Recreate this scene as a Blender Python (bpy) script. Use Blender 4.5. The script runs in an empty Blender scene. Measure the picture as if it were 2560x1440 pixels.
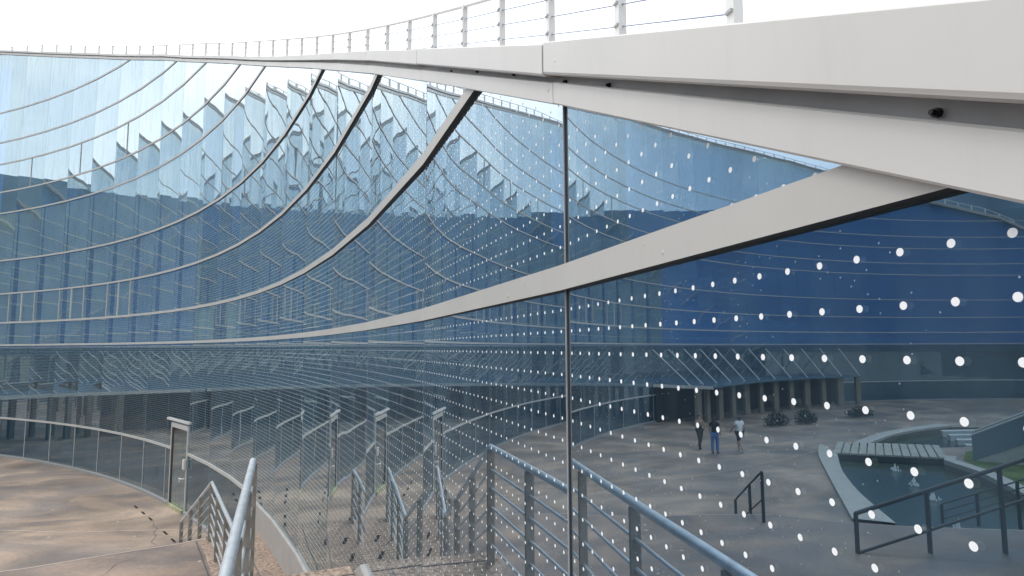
import bpy, bmesh, math, random
from mathutils import Vector, Matrix
random.seed(7)
S = 0.0625                      # metres per survey unit (one dot pitch of the glass)
H0 = 72.82                      # eye height above the plaza in units
sc = bpy.context.scene
# ------------------------------------------------------------------ camera
cam = bpy.data.objects.new('camera', bpy.data.cameras.new('camera'))
sc.collection.objects.link(cam); sc.camera = cam
cam.data.sensor_width = 36.0
cam.data.lens = 1532.44 * 36 / 2560
cam.data.clip_start = 0.05; cam.data.clip_end = 3000
cam.matrix_world = Matrix.Translation((0, 0, H0 * S)) @ Matrix.Rotation(math.radians(90 + 5.564), 4, 'X') @ Matrix.Rotation(math.radians(-0.223), 4, 'Z')
# ------------------------------------------------------------------ sky, sun, exposure
SUN_EL, SUN_AZ = math.radians(52), math.radians(-60)
w = bpy.data.worlds.new('World'); sc.world = w; w.use_nodes = True
nt = w.node_tree; nt.nodes.clear()
def N(nt, t, **kw):
    n = nt.nodes.new(t)
    for k, v in kw.items(): setattr(n, k, v)
    return n
sky = N(nt, 'ShaderNodeTexSky'); sky.sky_type = 'NISHITA'; sky.sun_disc = False
sky.sun_elevation = SUN_EL; sky.sun_rotation = SUN_AZ
tc = N(nt, 'ShaderNodeTexCoord'); mp = N(nt, 'ShaderNodeMapping'); mp.inputs['Scale'].default_value = (1, 1, 2.6)
nz = N(nt, 'ShaderNodeTexNoise'); nz.inputs['Scale'].default_value = 2.6; nz.inputs['Detail'].default_value = 7; nz.inputs['Roughness'].default_value = .55
rp = N(nt, 'ShaderNodeValToRGB'); rp.color_ramp.elements[0].position = .40; rp.color_ramp.elements[1].position = .62
nz2 = N(nt, 'ShaderNodeTexNoise'); nz2.inputs['Scale'].default_value = 1.3; nz2.inputs['Detail'].default_value = 4
cr = N(nt, 'ShaderNodeValToRGB'); cr.color_ramp.elements[0].position = .35; cr.color_ramp.elements[0].color = (.87, .90, .92, 1); cr.color_ramp.elements[1].position = .65; cr.color_ramp.elements[1].color = (1, .99, .975, 1)
cl = N(nt, 'ShaderNodeVectorMath', operation='SCALE'); cl.inputs['Scale'].default_value = 16.5
sk = N(nt, 'ShaderNodeVectorMath', operation='SCALE'); sk.inputs['Scale'].default_value = .6
blue = N(nt, 'ShaderNodeVectorMath', operation='ADD'); blue.inputs[1].default_value = (9.7, 9.9, 9.8)
mx = N(nt, 'ShaderNodeMix', data_type='RGBA'); bg = N(nt, 'ShaderNodeBackground'); out = N(nt, 'ShaderNodeOutputWorld')
L = nt.links.new
L(tc.outputs['Generated'], mp.inputs[0]); L(mp.outputs[0], nz.inputs[0]); L(mp.outputs[0], nz2.inputs[0])
L(nz.outputs[0], rp.inputs[0]); L(nz2.outputs[0], cr.inputs[0]); L(cr.outputs[0], cl.inputs[0]); L(sky.outputs[0], sk.inputs[0]); L(sk.outputs[0], blue.inputs[0])
L(rp.outputs[0], mx.inputs[0]); L(blue.outputs[0], mx.inputs[6]); L(cl.outputs[0], mx.inputs[7]); L(mx.outputs[2], bg.inputs[0])
bg.inputs[1].default_value = 0.135; L(bg.outputs[0], out.inputs[0])
sun = bpy.data.objects.new('sun', bpy.data.lights.new('sun', 'SUN')); sc.collection.objects.link(sun)
sun.data.energy = 1.2; sun.data.angle = math.radians(12); sun.data.color = (1, .95, .88)
sd = Vector((math.sin(SUN_AZ) * math.cos(SUN_EL), math.cos(SUN_AZ) * math.cos(SUN_EL), math.sin(SUN_EL)))
sun.rotation_euler = sd.to_track_quat('Z', 'Y').to_euler(); sun.location = (0, 0, 60)
sc.view_settings.view_transform = 'Standard'; sc.view_settings.look = 'None'
sc.view_settings.exposure = 0.0; sc.view_settings.gamma = 1
sc.render.engine = 'CYCLES'
sc.cycles.max_bounces = 12; sc.cycles.glossy_bounces = 7; sc.cycles.transparent_max_bounces = 16
sc.cycles.transmission_bounces = 8; sc.cycles.diffuse_bounces = 3
# ------------------------------------------------------------------ helpers
class MB:
    def __init__(s): s.v = []; s.f = []; s.m = []; s.uv = []
    def quad(s, pts, mi=0, uv=None):
        b = len(s.v); s.v += [tuple(p) for p in pts]; s.f.append(tuple(range(b, b + len(pts)))); s.m.append(mi)
        s.uv.append(uv or [(0, 0)] * len(pts))
    def box(s, o, ax, ay, az, mi=0):
        o, ax, ay, az = map(Vector, (o, ax, ay, az))
        p = [o, o + ax, o + ax + ay, o + ay, o + az, o + ax + az, o + ax + ay + az, o + ay + az]
        flip = ax.cross(ay).dot(az) < 0
        for f in ((3, 2, 1, 0), (4, 5, 6, 7), (0, 1, 5, 4), (1, 2, 6, 5), (2, 3, 7, 6), (3, 0, 4, 7)):
            f = f[::-1] if flip else f
            s.quad([p[i] for i in f], mi)
    def cbox(s, c, ux, uy, uz, dx, dy, dz, mi=0):
        c, ux, uy, uz = map(Vector, (c, ux, uy, uz)); ux.normalize(); uy.normalize(); uz.normalize()
        s.box(c - ux * dx / 2 - uy * dy / 2 - uz * dz / 2, ux * dx, uy * dy, uz * dz, mi)
    def tube(s, pts, r, n=12, mi=0, caps=True):
        pts = [Vector(p) for p in pts]; rings = []
        for i, p in enumerate(pts):
            a = (pts[i] - pts[i - 1]).normalized() if i else None
            b = (pts[i + 1] - pts[i]).normalized() if i < len(pts) - 1 else None
            d = (a + b).normalized() if a and b else (a or b)
            k = 1.0
            if a and b: k = 1 / max(.35, math.cos(a.angle(b) / 2))
            up = Vector((0, 0, 1)) if abs(d.z) < .95 else Vector((1, 0, 0))
            x = d.cross(up).normalized(); y = x.cross(d).normalized()
            rr = r[i] if isinstance(r, (list, tuple)) else r
            rings.append([p + x * math.cos(t) * rr + y * math.sin(t) * rr * k for t in (2 * math.pi * q / n for q in range(n))])
        for i in range(len(rings) - 1):
            for q in range(n):
                s.quad([rings[i][q], rings[i][(q + 1) % n], rings[i + 1][(q + 1) % n], rings[i + 1][q]], mi)
        if caps: s.quad(rings[0][::-1], mi); s.quad(rings[-1], mi)
    def build(s, name, mats, parent=None, smooth=False, merge=True):
        me = bpy.data.meshes.new(name); me.from_pydata(s.v, [], s.f)
        for m in (mats if isinstance(mats, (list, tuple)) else [mats]): me.materials.append(m)
        for p, m in zip(me.polygons, s.m): p.material_index = m; p.use_smooth = smooth
        ul = me.uv_layers.new(name='UVMap'); k = 0
        for uv in s.uv:
            for q in uv: ul.data[k].uv = q; k += 1
        if merge:
            bm = bmesh.new(); bm.from_mesh(me); bmesh.ops.remove_doubles(bm, verts=bm.verts, dist=1e-5); bm.normal_update(); bm.to_mesh(me); bm.free()
        if smooth: me.set_sharp_from_angle(angle=math.radians(40))
        me.update()
        o = bpy.data.objects.new(name, me); sc.collection.objects.link(o)
        if parent: o.parent = parent; o.matrix_parent_inverse = parent.matrix_world.inverted() if False else Matrix.Identity(4); o.location = -parent_loc(parent)
        return o
def parent_loc(p):
    v = Vector((0, 0, 0))
    while p: v += Vector(p.location); p = p.parent
    return v
def tag(o, label, cat, group=None, kind=None):
    if label: o['label'] = label
    if cat: o['category'] = cat
    if group: o['group'] = group
    if kind: o['kind'] = kind
    return o
def thing(name, label, cat, loc=(0, 0, 0), group=None):
    o = bpy.data.objects.new(name, None); sc.collection.objects.link(o); o.location = loc; o.empty_display_size = .3
    return tag(o, label, cat, group)
def W(x, y, h=-H0): return Vector((x * S, y * S, (h + H0) * S))     # survey units -> metres
# ------------------------------------------------------------------ materials
def mat(name, col, rough=.6, metal=0, spec=.5, bump=None, var=None, dirt=None):
    m = bpy.data.materials.new(name); m.use_nodes = True; t = m.node_tree; b = t.nodes['Principled BSDF']
    b.inputs['Base Color'].default_value = (*col, 1); b.inputs['Roughness'].default_value = rough
    b.inputs['Metallic'].default_value = metal; b.inputs['Specular IOR Level'].default_value = spec
    c = N(t, 'ShaderNodeTexCoord')
    if var:
        sc_, amt = var; n = N(t, 'ShaderNodeTexNoise'); n.inputs['Scale'].default_value = sc_; n.inputs['Detail'].default_value = 6
        r = N(t, 'ShaderNodeMapRange'); r.inputs[1].default_value = .3; r.inputs[2].default_value = .7; r.inputs[3].default_value = 1 - amt; r.inputs[4].default_value = 1 + amt
        h = N(t, 'ShaderNodeVectorMath', operation='SCALE'); h.inputs[0].default_value = col
        t.links.new(c.outputs['Object'], n.inputs[0]); t.links.new(n.outputs[0], r.inputs[0]); t.links.new(r.outputs[0], h.inputs['Scale']); t.links.new(h.outputs[0], b.inputs['Base Color'])
    if bump:
        n2 = N(t, 'ShaderNodeTexNoise'); n2.inputs['Scale'].default_value = bump[0]; n2.inputs['Detail'].default_value = 5
        bu = N(t, 'ShaderNodeBump'); bu.inputs['Strength'].default_value = bump[1]; bu.inputs['Distance'].default_value = .01
        t.links.new(c.outputs['Object'], n2.inputs[0]); t.links.new(n2.outputs[0], bu.inputs['Height']); t.links.new(bu.outputs[0], b.inputs['Normal'])
    return m
M = {}
M['white'] = mat('powder_coated_white_aluminium', (.60, .588, .568), .42, 0, .4, (9, .05), (1.3, .05))
M['mullion'] = mat('pale_grey_aluminium', (.475, .465, .443), .45, 0, .4, None, (2, .05))
def weather(m, amt=.10):
    t = m.node_tree; b = t.nodes['Principled BSDF']; l = t.links.new; src = b.inputs['Base Color'].links[0].from_socket
    co = N(t, 'ShaderNodeTexCoord'); mp = N(t, 'ShaderNodeMapping'); mp.inputs['Scale'].default_value = (5, 5, .8); n = N(t, 'ShaderNodeTexNoise'); n.inputs['Scale'].default_value = 2.5; n.inputs['Detail'].default_value = 8; n.inputs['Roughness'].default_value = .7
    r = N(t, 'ShaderNodeMapRange'); r.inputs[1].default_value = .5; r.inputs[2].default_value = .78; r.inputs[3].default_value = 0; r.inputs[4].default_value = amt
    mx = N(t, 'ShaderNodeMix', data_type='RGBA'); mx.inputs[7].default_value = (.34, .31, .27, 1); l(co.outputs['Object'], mp.inputs[0]); l(mp.outputs[0], n.inputs[0]); l(n.outputs[0], r.inputs[0]); l(r.outputs[0], mx.inputs[0]); l(src, mx.inputs[6]); l(mx.outputs[2], b.inputs['Base Color'])
    # dried and fresh raindrops
    v = N(t, 'ShaderNodeTexVoronoi'); v.inputs['Scale'].default_value = 17; n2 = N(t, 'ShaderNodeTexNoise'); n2.inputs['Scale'].default_value = 1.7
    s3 = N(t, 'ShaderNodeSeparateXYZ'); l(v.outputs['Color'], s3.inputs[0]); l(co.outputs['Object'], v.inputs[0]); l(co.outputs['Object'], n2.inputs[0])
    def mth(op, a, c):
        q = N(t, 'ShaderNodeMath', operation=op); l(a, q.inputs[0])
        if isinstance(c, (int, float)): q.inputs[1].default_value = c
        else: l(c, q.inputs[1])
        return q.outputs[0]
    h = mth('MAXIMUM', mth('SUBTRACT', v.outputs['Distance'], .13), -1.0); h = mth('MULTIPLY', mth('MINIMUM', h, 0.0), -1.0)
    h = mth('MULTIPLY', mth('MULTIPLY', h, mth('GREATER_THAN', s3.outputs[0], .72)), mth('GREATER_THAN', n2.outputs[0], .5))
    bu = N(t, 'ShaderNodeBump'); bu.inputs['Strength'].default_value = 1; bu.inputs['Distance'].default_value = .03; l(h, bu.inputs['Height'])
    if b.inputs['Normal'].links: l(b.inputs['Normal'].links[0].from_socket, bu.inputs['Normal'])
    l(bu.outputs[0], b.inputs['Normal'])
weather(M['white'], .12); weather(M['mullion'], .16)
M['under'] = mat('shade_black', (.008, .009, .012), .6)  # shade below mullions put into the colour; also fills the door gap
M['recess'] = mat('dusty_grey_channel', (.44, .44, .44), .6, .05, .3, (60, .25), (5, .16))
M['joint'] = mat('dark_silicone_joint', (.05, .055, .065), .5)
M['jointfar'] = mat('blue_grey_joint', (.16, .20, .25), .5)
M['jointlight'] = mat('light_joint_cover', (.5, .5, .49), .5)
M['skirt'] = mat('grey_metal_skirt', (.40, .385, .37), .5, .1, .4, None, (3, .08))
M['steel'] = mat('galvanised_tube', (.74, .77, .80), .34, .6, .5, (25, .08), (12, .14))
M['post'] = mat('weathered_steel_post', (.27, .245, .215), .5, .25, .4, (30, .3), (8, .25))
M['railw'] = mat('white_rail_metal', (.70, .69, .68), .5, 0, .4)
M['cable'] = mat('steel_cable', (.30, .33, .42), .4, .5)
M['dark'] = mat('black_metal', (.02, .02, .022), .5)
M['bolt'] = mat('black_bolt', (.03, .03, .03), .4, .6)
M['roof'] = mat('roof_membrane', (.55, .55, .53), .8, 0, .3, None, (2, .1))
M['black'] = mat('drain_slot_dark', (.008, .008, .008), .9)

def granite_mat(name, a, b_, c_):
    m = bpy.data.materials.new(name); m.use_nodes = True; t = m.node_tree; b = t.nodes['Principled BSDF']; b.inputs['Roughness'].default_value = .62
    co = N(t, 'ShaderNodeTexCoord'); n = N(t, 'ShaderNodeTexNoise'); n.inputs['Scale'].default_value = 26; n.inputs['Detail'].default_value = 4
    r = N(t, 'ShaderNodeValToRGB'); e = r.color_ramp.elements; e[0].position = .36; e[0].color = (*a, 1); e[1].position = .64; e[1].color = (*c_, 1); k = e.new(.5); k.color = (*b_, 1)
    n2 = N(t, 'ShaderNodeTexNoise'); n2.inputs['Scale'].default_value = 1.3; n2.inputs['Detail'].default_value = 5
    mr = N(t, 'ShaderNodeMapRange'); mr.inputs[1].default_value = .3; mr.inputs[2].default_value = .7; mr.inputs[3].default_value = .78; mr.inputs[4].default_value = 1.15
    sc2 = N(t, 'ShaderNodeVectorMath', operation='SCALE'); l = t.links.new
    l(co.outputs['Object'], n.inputs[0]); l(co.outputs['Object'], n2.inputs[0]); l(n.outputs[0], r.inputs[0]); l(n2.outputs[0], mr.inputs[0])
    l(r.outputs[0], sc2.inputs[0]); l(mr.outputs[0], sc2.inputs['Scale']); l(sc2.outputs[0], b.inputs['Base Color'])
    bu = N(t, 'ShaderNodeBump'); bu.inputs['Strength'].default_value = .25; bu.inputs['Distance'].default_value = .004; l(n.outputs[0], bu.inputs['Height']); l(bu.outputs[0], b.inputs['Normal'])
    return m
M['granite'] = granite_mat('flamed_pink_granite', (.16, .105, .08), (.29, .21, .16), (.42, .325, .25))

def plaza_mat():
    m = bpy.data.materials.new('stained_brown_concrete'); m.use_nodes = True; t = m.node_tree; b = t.nodes['Principled BSDF']; l = t.links.new
    b.inputs['Specular IOR Level'].default_value = .35
    co = N(t, 'ShaderNodeTexCoord'); mp = N(t, 'ShaderNodeMapping'); mp.inputs['Rotation'].default_value = (0, 0, math.radians(-22)); mp.inputs['Scale'].default_value = (.24, .40, 1)
    n = N(t, 'ShaderNodeTexNoise'); n.inputs['Scale'].default_value = 1.0; n.inputs['Detail'].default_value = 11; n.inputs['Roughness'].default_value = .60; n.inputs['Distortion'].default_value = 1.8
    r = N(t, 'ShaderNodeValToRGB'); e = r.color_ramp.elements
    e[0].position = .33; e[0].color = (.20, .163, .145, 1); e[1].position = .70; e[1].color = (.46, .34, .25, 1)
    for p, c in ((.44, (.24, .192, .165, 1)), (.49, (.275, .215, .175, 1)), (.57, (.36, .275, .215, 1))):
        k = e.new(p); k.color = c
    n2 = N(t, 'ShaderNodeTexNoise'); n2.inputs['Scale'].default_value = .45; n2.inputs['Detail'].default_value = 3
    mr = N(t, 'ShaderNodeMapRange'); mr.inputs[1].default_value = .35; mr.inputs[2].default_value = .65; mr.inputs[3].default_value = .66; mr.inputs[4].default_value = 1.16
    n3 = N(t, 'ShaderNodeTexNoise'); n3.inputs['Scale'].default_value = 14; n3.inputs['Detail'].default_value = 5
    mr3 = N(t, 'ShaderNodeMapRange'); mr3.inputs[1].default_value = .3; mr3.inputs[2].default_value = .7; mr3.inputs[3].default_value = .88; mr3.inputs[4].default_value = 1.1
    mu = N(t, 'ShaderNodeMath', operation='MULTIPLY'); s1 = N(t, 'ShaderNodeVectorMath', operation='SCALE')
    l(co.outputs['Object'], mp.inputs[0]); l(mp.outputs[0], n.inputs[0]); l(n.outputs[0], r.inputs[0])
    l(co.outputs['Object'], n2.inputs[0]); l(co.outputs['Object'], n3.inputs[0]); l(n2.outputs[0], mr.inputs[0]); l(n3.outputs[0], mr3.inputs[0])
    l(mr.outputs[0], mu.inputs[0]); l(mr3.outputs[0], mu.inputs[1]); l(r.outputs[0], s1.inputs[0]); l(mu.outputs[0], s1.inputs['Scale'])
    # small pale scuffs
    v = N(t, 'ShaderNodeTexVoronoi'); v.inputs['Scale'].default_value = 1.6; v.inputs['Randomness'].default_value = 1
    ls = N(t, 'ShaderNodeMath', operation='LESS_THAN'); ls.inputs[1].default_value = .055
    mxx = N(t, 'ShaderNodeMix', data_type='RGBA'); mxx.inputs[7].default_value = (.5, .42, .36, 1)
    l(co.outputs['Object'], v.inputs[0]); l(v.outputs['Distance'], ls.inputs[0]); l(ls.outputs[0], mxx.inputs[0]); l(s1.outputs[0], mxx.inputs[6]); l(mxx.outputs[2], b.inputs['Base Color'])
    rr = N(t, 'ShaderNodeMapRange'); rr.inputs[1].default_value = .35; rr.inputs[2].default_value = .65; rr.inputs[3].default_value = .45; rr.inputs[4].default_value = .8
    l(n.outputs[0], rr.inputs[0]); l(rr.outputs[0], b.inputs['Roughness'])
    bu = N(t, 'ShaderNodeBump'); bu.inputs['Strength'].default_value = .3; bu.inputs['Distance'].default_value = .006; l(n3.outputs[0], bu.inputs['Height']); l(bu.outputs[0], b.inputs['Normal'])
    return m
M['plaza'] = plaza_mat()

PW = 32.5
def glass_mat(name, dots=True, wet=False, rad=.078, tilt=0.0, dust_haze=(.15, .32, .43), tint=(.60, .84, .93), base=.25, gz=.68):
    m = bpy.data.materials.new(name); m.use_nodes = True; t = m.node_tree; t.nodes.clear(); l = t.links.new
    out = N(t, 'ShaderNodeOutputMaterial'); uv = N(t, 'ShaderNodeUVMap'); uv.uv_map = 'UVMap'
    co = N(t, 'ShaderNodeTexCoord')
    def mth(op, a, b=None, c=None):
        n = N(t, 'ShaderNodeMath', operation=op)
        for i, q in enumerate((a, b, c)):
            if q is None: continue
            if isinstance(q, (int, float)): n.inputs[i].default_value = q
            else: l(q, n.inputs[i])
        return n.outputs[0]
    sp = N(t, 'ShaderNodeSeparateXYZ'); l(uv.outputs[0], sp.inputs[0]); U, V = sp.outputs[0], sp.outputs[1]
    # slight roller-wave distortion and pillowing of every pane
    ns = N(t, 'ShaderNodeTexNoise'); ns.inputs['Scale'].default_value = .9; ns.inputs['Detail'].default_value = 2
    sc2 = N(t, 'ShaderNodeMapping'); sc2.inputs['Scale'].default_value = (1, 1, .55); l(co.outputs['Object'], sc2.inputs[0]); l(sc2.outputs[0], ns.inputs[0])
    rn = N(t, 'ShaderNodeObjectInfo')
    cosu = mth('COSINE', mth('MULTIPLY', U, 2 * math.pi / PW))
    amp = mth('MULTIPLY_ADD', mth('SINE', mth('MULTIPLY_ADD', V, .045, mth('MULTIPLY', rn.outputs['Random'], 6.0))), .00025, .0005)
    h = mth('ADD', mth('ADD', mth('MULTIPLY', cosu, amp), mth('MULTIPLY', ns.outputs[0], .0011)), mth('MULTIPLY', U, mth('MULTIPLY_ADD', rn.outputs['Random'], .0007 * tilt, -.00035 * tilt)))
    bu = N(t, 'ShaderNodeBump'); bu.inputs['Strength'].default_value = 1; bu.inputs['Distance'].default_value = 1; l(h, bu.inputs['Height'])
    lw = N(t, 'ShaderNodeLayerWeight'); lw.inputs['Blend'].default_value = .5
    f3 = mth('POWER', lw.outputs['Facing'], 2.0); fac = mth('MULTIPLY', mth('MULTIPLY_ADD', f3, gz, base), mth('MULTIPLY_ADD', mth('GREATER_THAN', V, -46.6), .42, .58))
    gl = N(t, 'ShaderNodeBsdfGlossy'); gl.inputs['Roughness'].default_value = 0.0; gl.inputs['Color'].default_value = (.66, .85, .96, 1); l(bu.outputs[0], gl.inputs['Normal'])
    # tint goes neutral towards grazing
    mc = N(t, 'ShaderNodeMix', data_type='RGBA'); mc.inputs[6].default_value = (*tint, 1); mc.inputs[7].default_value = (.97, .99, 1, 1); l(mth('POWER', lw.outputs['Facing'], 1.8), mc.inputs[0]); l(mc.outputs[2], gl.inputs['Color'])
    tr = N(t, 'ShaderNodeBsdfTransparent'); tr.inputs['Color'].default_value = (.72, .82, .86, 1)
    mx = N(t, 'ShaderNodeMixShader'); l(fac, mx.inputs[0]); l(tr.outputs[0], mx.inputs[1]); l(gl.outputs[0], mx.inputs[2])
    sh = mx.outputs[0]
    # streaked, dusty film; its blue colour adds a painted milky haze
    df = N(t, 'ShaderNodeBsdfDiffuse'); df.inputs['Color'].default_value = (*dust_haze, 1)
    mp2 = N(t, 'ShaderNodeMapping'); mp2.inputs['Scale'].default_value = (3.5, 3.5, .35); n5 = N(t, 'ShaderNodeTexNoise'); n5.inputs['Scale'].default_value = 2.2; n5.inputs['Detail'].default_value = 6
    l(co.outputs['Object'], mp2.inputs[0]); l(mp2.outputs[0], n5.inputs[0])
    du = N(t, 'ShaderNodeMapRange'); du.inputs[1].default_value = .48; du.inputs[2].default_value = .75; du.inputs[3].default_value = .05; du.inputs[4].default_value = .19; l(n5.outputs[0], du.inputs[0])
    m2 = N(t, 'ShaderNodeMixShader'); l(du.outputs[0], m2.inputs[0]); l(sh, m2.inputs[1]); l(df.outputs[0], m2.inputs[2]); sh = m2.outputs[0]
    if dots:
        fu = mth('SUBTRACT', mth('FRACT', mth('ADD', U, .5)), .5); fv = mth('SUBTRACT', mth('FRACT', mth('ADD', V, .5)), .5)
        d2 = mth('ADD', mth('MULTIPLY', fu, fu), mth('MULTIPLY', fv, fv))
        mk = mth('MULTIPLY', mth('LESS_THAN', d2, rad ** 2), mth('GREATER_THAN', V, -46.3))
        wd = N(t, 'ShaderNodeBsdfDiffuse'); wd.inputs['Color'].default_value = (.88, .90, .92, 1)
        m3 = N(t, 'ShaderNodeMixShader'); l(mk, m3.inputs[0]); l(sh, m3.inputs[1]); l(wd.outputs[0], m3.inputs[2]); sh = m3.outputs[0]
    if wet:
        vo = N(t, 'ShaderNodeTexVoronoi'); vo.voronoi_dimensions = '2D'; vo.inputs['Scale'].default_value = 3.2
        cb = N(t, 'ShaderNodeCombineXYZ'); l(U, cb.inputs[0]); l(V, cb.inputs[1]); l(cb.outputs[0], vo.inputs[0])
        n6 = N(t, 'ShaderNodeTexNoise'); n6.inputs['Scale'].default_value = .42; n6.inputs['Detail'].default_value = 3; l(cb.outputs[0], n6.inputs[0])
        sel = N(t, 'ShaderNodeSeparateXYZ'); l(vo.outputs['Color'], sel.inputs[0])
        mk = mth('MULTIPLY', mth('LESS_THAN', vo.outputs['Distance'], .058), mth('MULTIPLY', mth('GREATER_THAN', n6.outputs[0], .52), mth('GREATER_THAN', sel.outputs[0], .62)))
        g2 = N(t, 'ShaderNodeBsdfGlossy'); g2.inputs['Roughness'].default_value = .35; g2.inputs['Color'].default_value = (.8, .9, 1, 1)
        m4 = N(t, 'ShaderNodeMixShader'); l(mth('MULTIPLY', mk, .6), m4.inputs[0]); l(sh, m4.inputs[1]); l(g2.outputs[0], m4.inputs[2]); sh = m4.outputs[0]
    l(sh, out.inputs[0])
    return m
M['glass'] = glass_mat('blue_reflective_fritted_glass', dust_haze=(.16, .24, .30), tint=(.56, .81, .97), base=.30); M['glasswet'] = glass_mat('blue_fritted_glass_with_raindrops', wet=True, dust_haze=(.16, .24, .30), tint=(.56, .79, 1.0), base=.35)
M['glassfar'] = glass_mat('distant_blue_fritted_glass', rad=.105, tilt=.8)
M['glassplain'] = glass_mat('plain_reflective_glass', dots=False, dust_haze=(.12, .12, .12), base=.2)
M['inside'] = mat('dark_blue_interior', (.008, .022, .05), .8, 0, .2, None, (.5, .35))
M['blind'] = mat('grey_green_blind', (.40, .43, .37), .85, 0, .2, None, (.6, .18))
M['blindpale'] = mat('pale_green_blind', (.5, .57, .48), .85, 0, .2, None, (.6, .1))
def dot_reflection_mat():  # grey dots painted as the frit's mirrored image inside the glass
    m = bpy.data.materials.new('painted_dot_reflection'); m.use_nodes = True; t = m.node_tree; t.nodes.clear(); l = t.links.new
    out = N(t, 'ShaderNodeOutputMaterial'); uv = N(t, 'ShaderNodeUVMap'); uv.uv_map = 'UVMap'; sp = N(t, 'ShaderNodeSeparateXYZ'); l(uv.outputs[0], sp.inputs[0])
    vs = []
    for k in (0, 1):
        a = N(t, 'ShaderNodeMath', operation='ADD'); a.inputs[1].default_value = .5; f = N(t, 'ShaderNodeMath', operation='FRACT'); s_ = N(t, 'ShaderNodeMath', operation='SUBTRACT'); s_.inputs[1].default_value = .5; q = N(t, 'ShaderNodeMath', operation='MULTIPLY')
        l(sp.outputs[k], a.inputs[0]); l(a.outputs[0], f.inputs[0]); l(f.outputs[0], s_.inputs[0]); l(s_.outputs[0], q.inputs[0]); l(s_.outputs[0], q.inputs[1]); vs.append(q.outputs[0])
    ad = N(t, 'ShaderNodeMath', operation='ADD'); l(vs[0], ad.inputs[0]); l(vs[1], ad.inputs[1]); lt = N(t, 'ShaderNodeMath', operation='LESS_THAN'); lt.inputs[1].default_value = .078 ** 2; l(ad.outputs[0], lt.inputs[0])
    tr = N(t, 'ShaderNodeBsdfTransparent'); df = N(t, 'ShaderNodeBsdfDiffuse'); df.inputs['Color'].default_value = (.14, .16, .17, 1); mx = N(t, 'ShaderNodeMixShader')
    l(lt.outputs[0], mx.inputs[0]); l(tr.outputs[0], mx.inputs[1]); l(df.outputs[0], mx.inputs[2]); l(mx.outputs[0], out.inputs[0]); return m
M['dotreflection'] = dot_reflection_mat()

# ------------------------------------------------------------------ wall line: regular polygon of glass bays, concave towards the plaza
JX = [(11.26, -3.14), (2.55, 28.17), (-8.52, 59.69), (-21.04, 89.84), (-35.09, 119.49), (-50.38, 148.33), (-66.81, 176.28), (-84.48, 203.44), (-103.36, 229.69), (-123.53, 255.03), (-144.86, 279.26), (-167.57, 302.61), (-191.42, 324.78), (-216.21, 345.6), (-241.96, 365.07), (-268.72, 383.3), (-296.38, 400.22), (-324.74, 415.78), (-353.81, 429.99)]
J = {i - 1: Vector(p) for i, p in enumerate(JX)}
NJ = 53
th = math.radians(63.94)
for i in range(18, NJ + 1):
    th += math.radians(2.77); J[i] = J[i - 1] + 32.5 * Vector((-math.sin(th), math.cos(th)))
th = math.radians(15.55)
for i in range(-2, -5, -1):
    th -= math.radians(2.77); J[i] = J[i + 1] + 32.5 * Vector((math.sin(th), -math.cos(th)))
I0, I1 = -4, NJ
CEN = Vector((-632.72, -177.19)); RAD = 667.5
def tdir(i): d = J[i + 1] - J[i]; return d.normalized()
def ndir(i): d = tdir(i); return Vector((-d.y, d.x))
def joff(j, off):
    'joint j pushed off units towards the plaza (mitred)'
    if j <= I0: return J[j] + ndir(j) * off
    if j >= I1: return J[j] + ndir(j - 1) * off
    a, b = ndir(j - 1), ndir(j); m = (a + b).normalized(); return J[j] + m * off / m.dot(b)
def lin(tab, j):
    ks = sorted(tab)
    if j <= ks[0]: k0, k1 = ks[0], ks[1]
    elif j >= ks[-1]: k0, k1 = ks[-2], ks[-1]
    else:
        k0 = max(k for k in ks if k <= j); k1 = min(k for k in ks if k > j)
    return tab[k0] + (tab[k1] - tab[k0]) * (j - k0) / (k1 - k0)
far = {19: 225.5, 20: 229, 22: 235.5, 25: 240.5, 26: 241, 28: 239, 30: 232, 32: 222, 34: 207, 36: 194, 38: 178, 40: 144, 42: 120, 44: 95, 46: 69, 48: 42, 50: 15, 52: -14, 54: -44}
fasB = {-2: -19.1, -1: -3.79, 0: 11.45, 1: 26.8, 2: 41.6, 3: 56.0, 4: 70.2, 5: 83.8, 6: 97.1, 7: 110.2, 8: 123.1, 9: 135.2, 10: 147.0, 11: 158.7, 12: 169.1, 13: 178.9, 14: 188.6, 15: 197.6, 16: 206.0, 17: 214.0, 18: 221.4, **far}
fasT = {-2: -17.9, -1: -2.65, 0: 12.54, 1: 28.0, 2: 42.9, 3: 57.6, **{j: fasB[j] + 1.55 for j in fasB if j > 3}}
parB = {-2: -17.4, -1: -2.2, 0: 12.78, 1: 28.4, 2: 43.5, 3: 58.1, **{j: fasT[j] + .35 for j in fasT if j > 3}}
parT = {-2: -15.9, -1: -.67, 0: 14.4, 1: 30.05, 2: 45.1, 3: 59.6, **{j: fasT[j] + 1.8 for j in fasT if j > 3}}
botH = {-4: -31, 2: -30.3, 3: -47.3, 4: -47.3, 5: -47.3, 6: -47.3}
def bot(j): return -31 if j < 2 else (-30.3 if j == 2 else (-47.3 if j <= 6 else -71.9))
def P3(v2, h): return Vector((v2.x * S, v2.y * S, (h + H0) * S))

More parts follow.
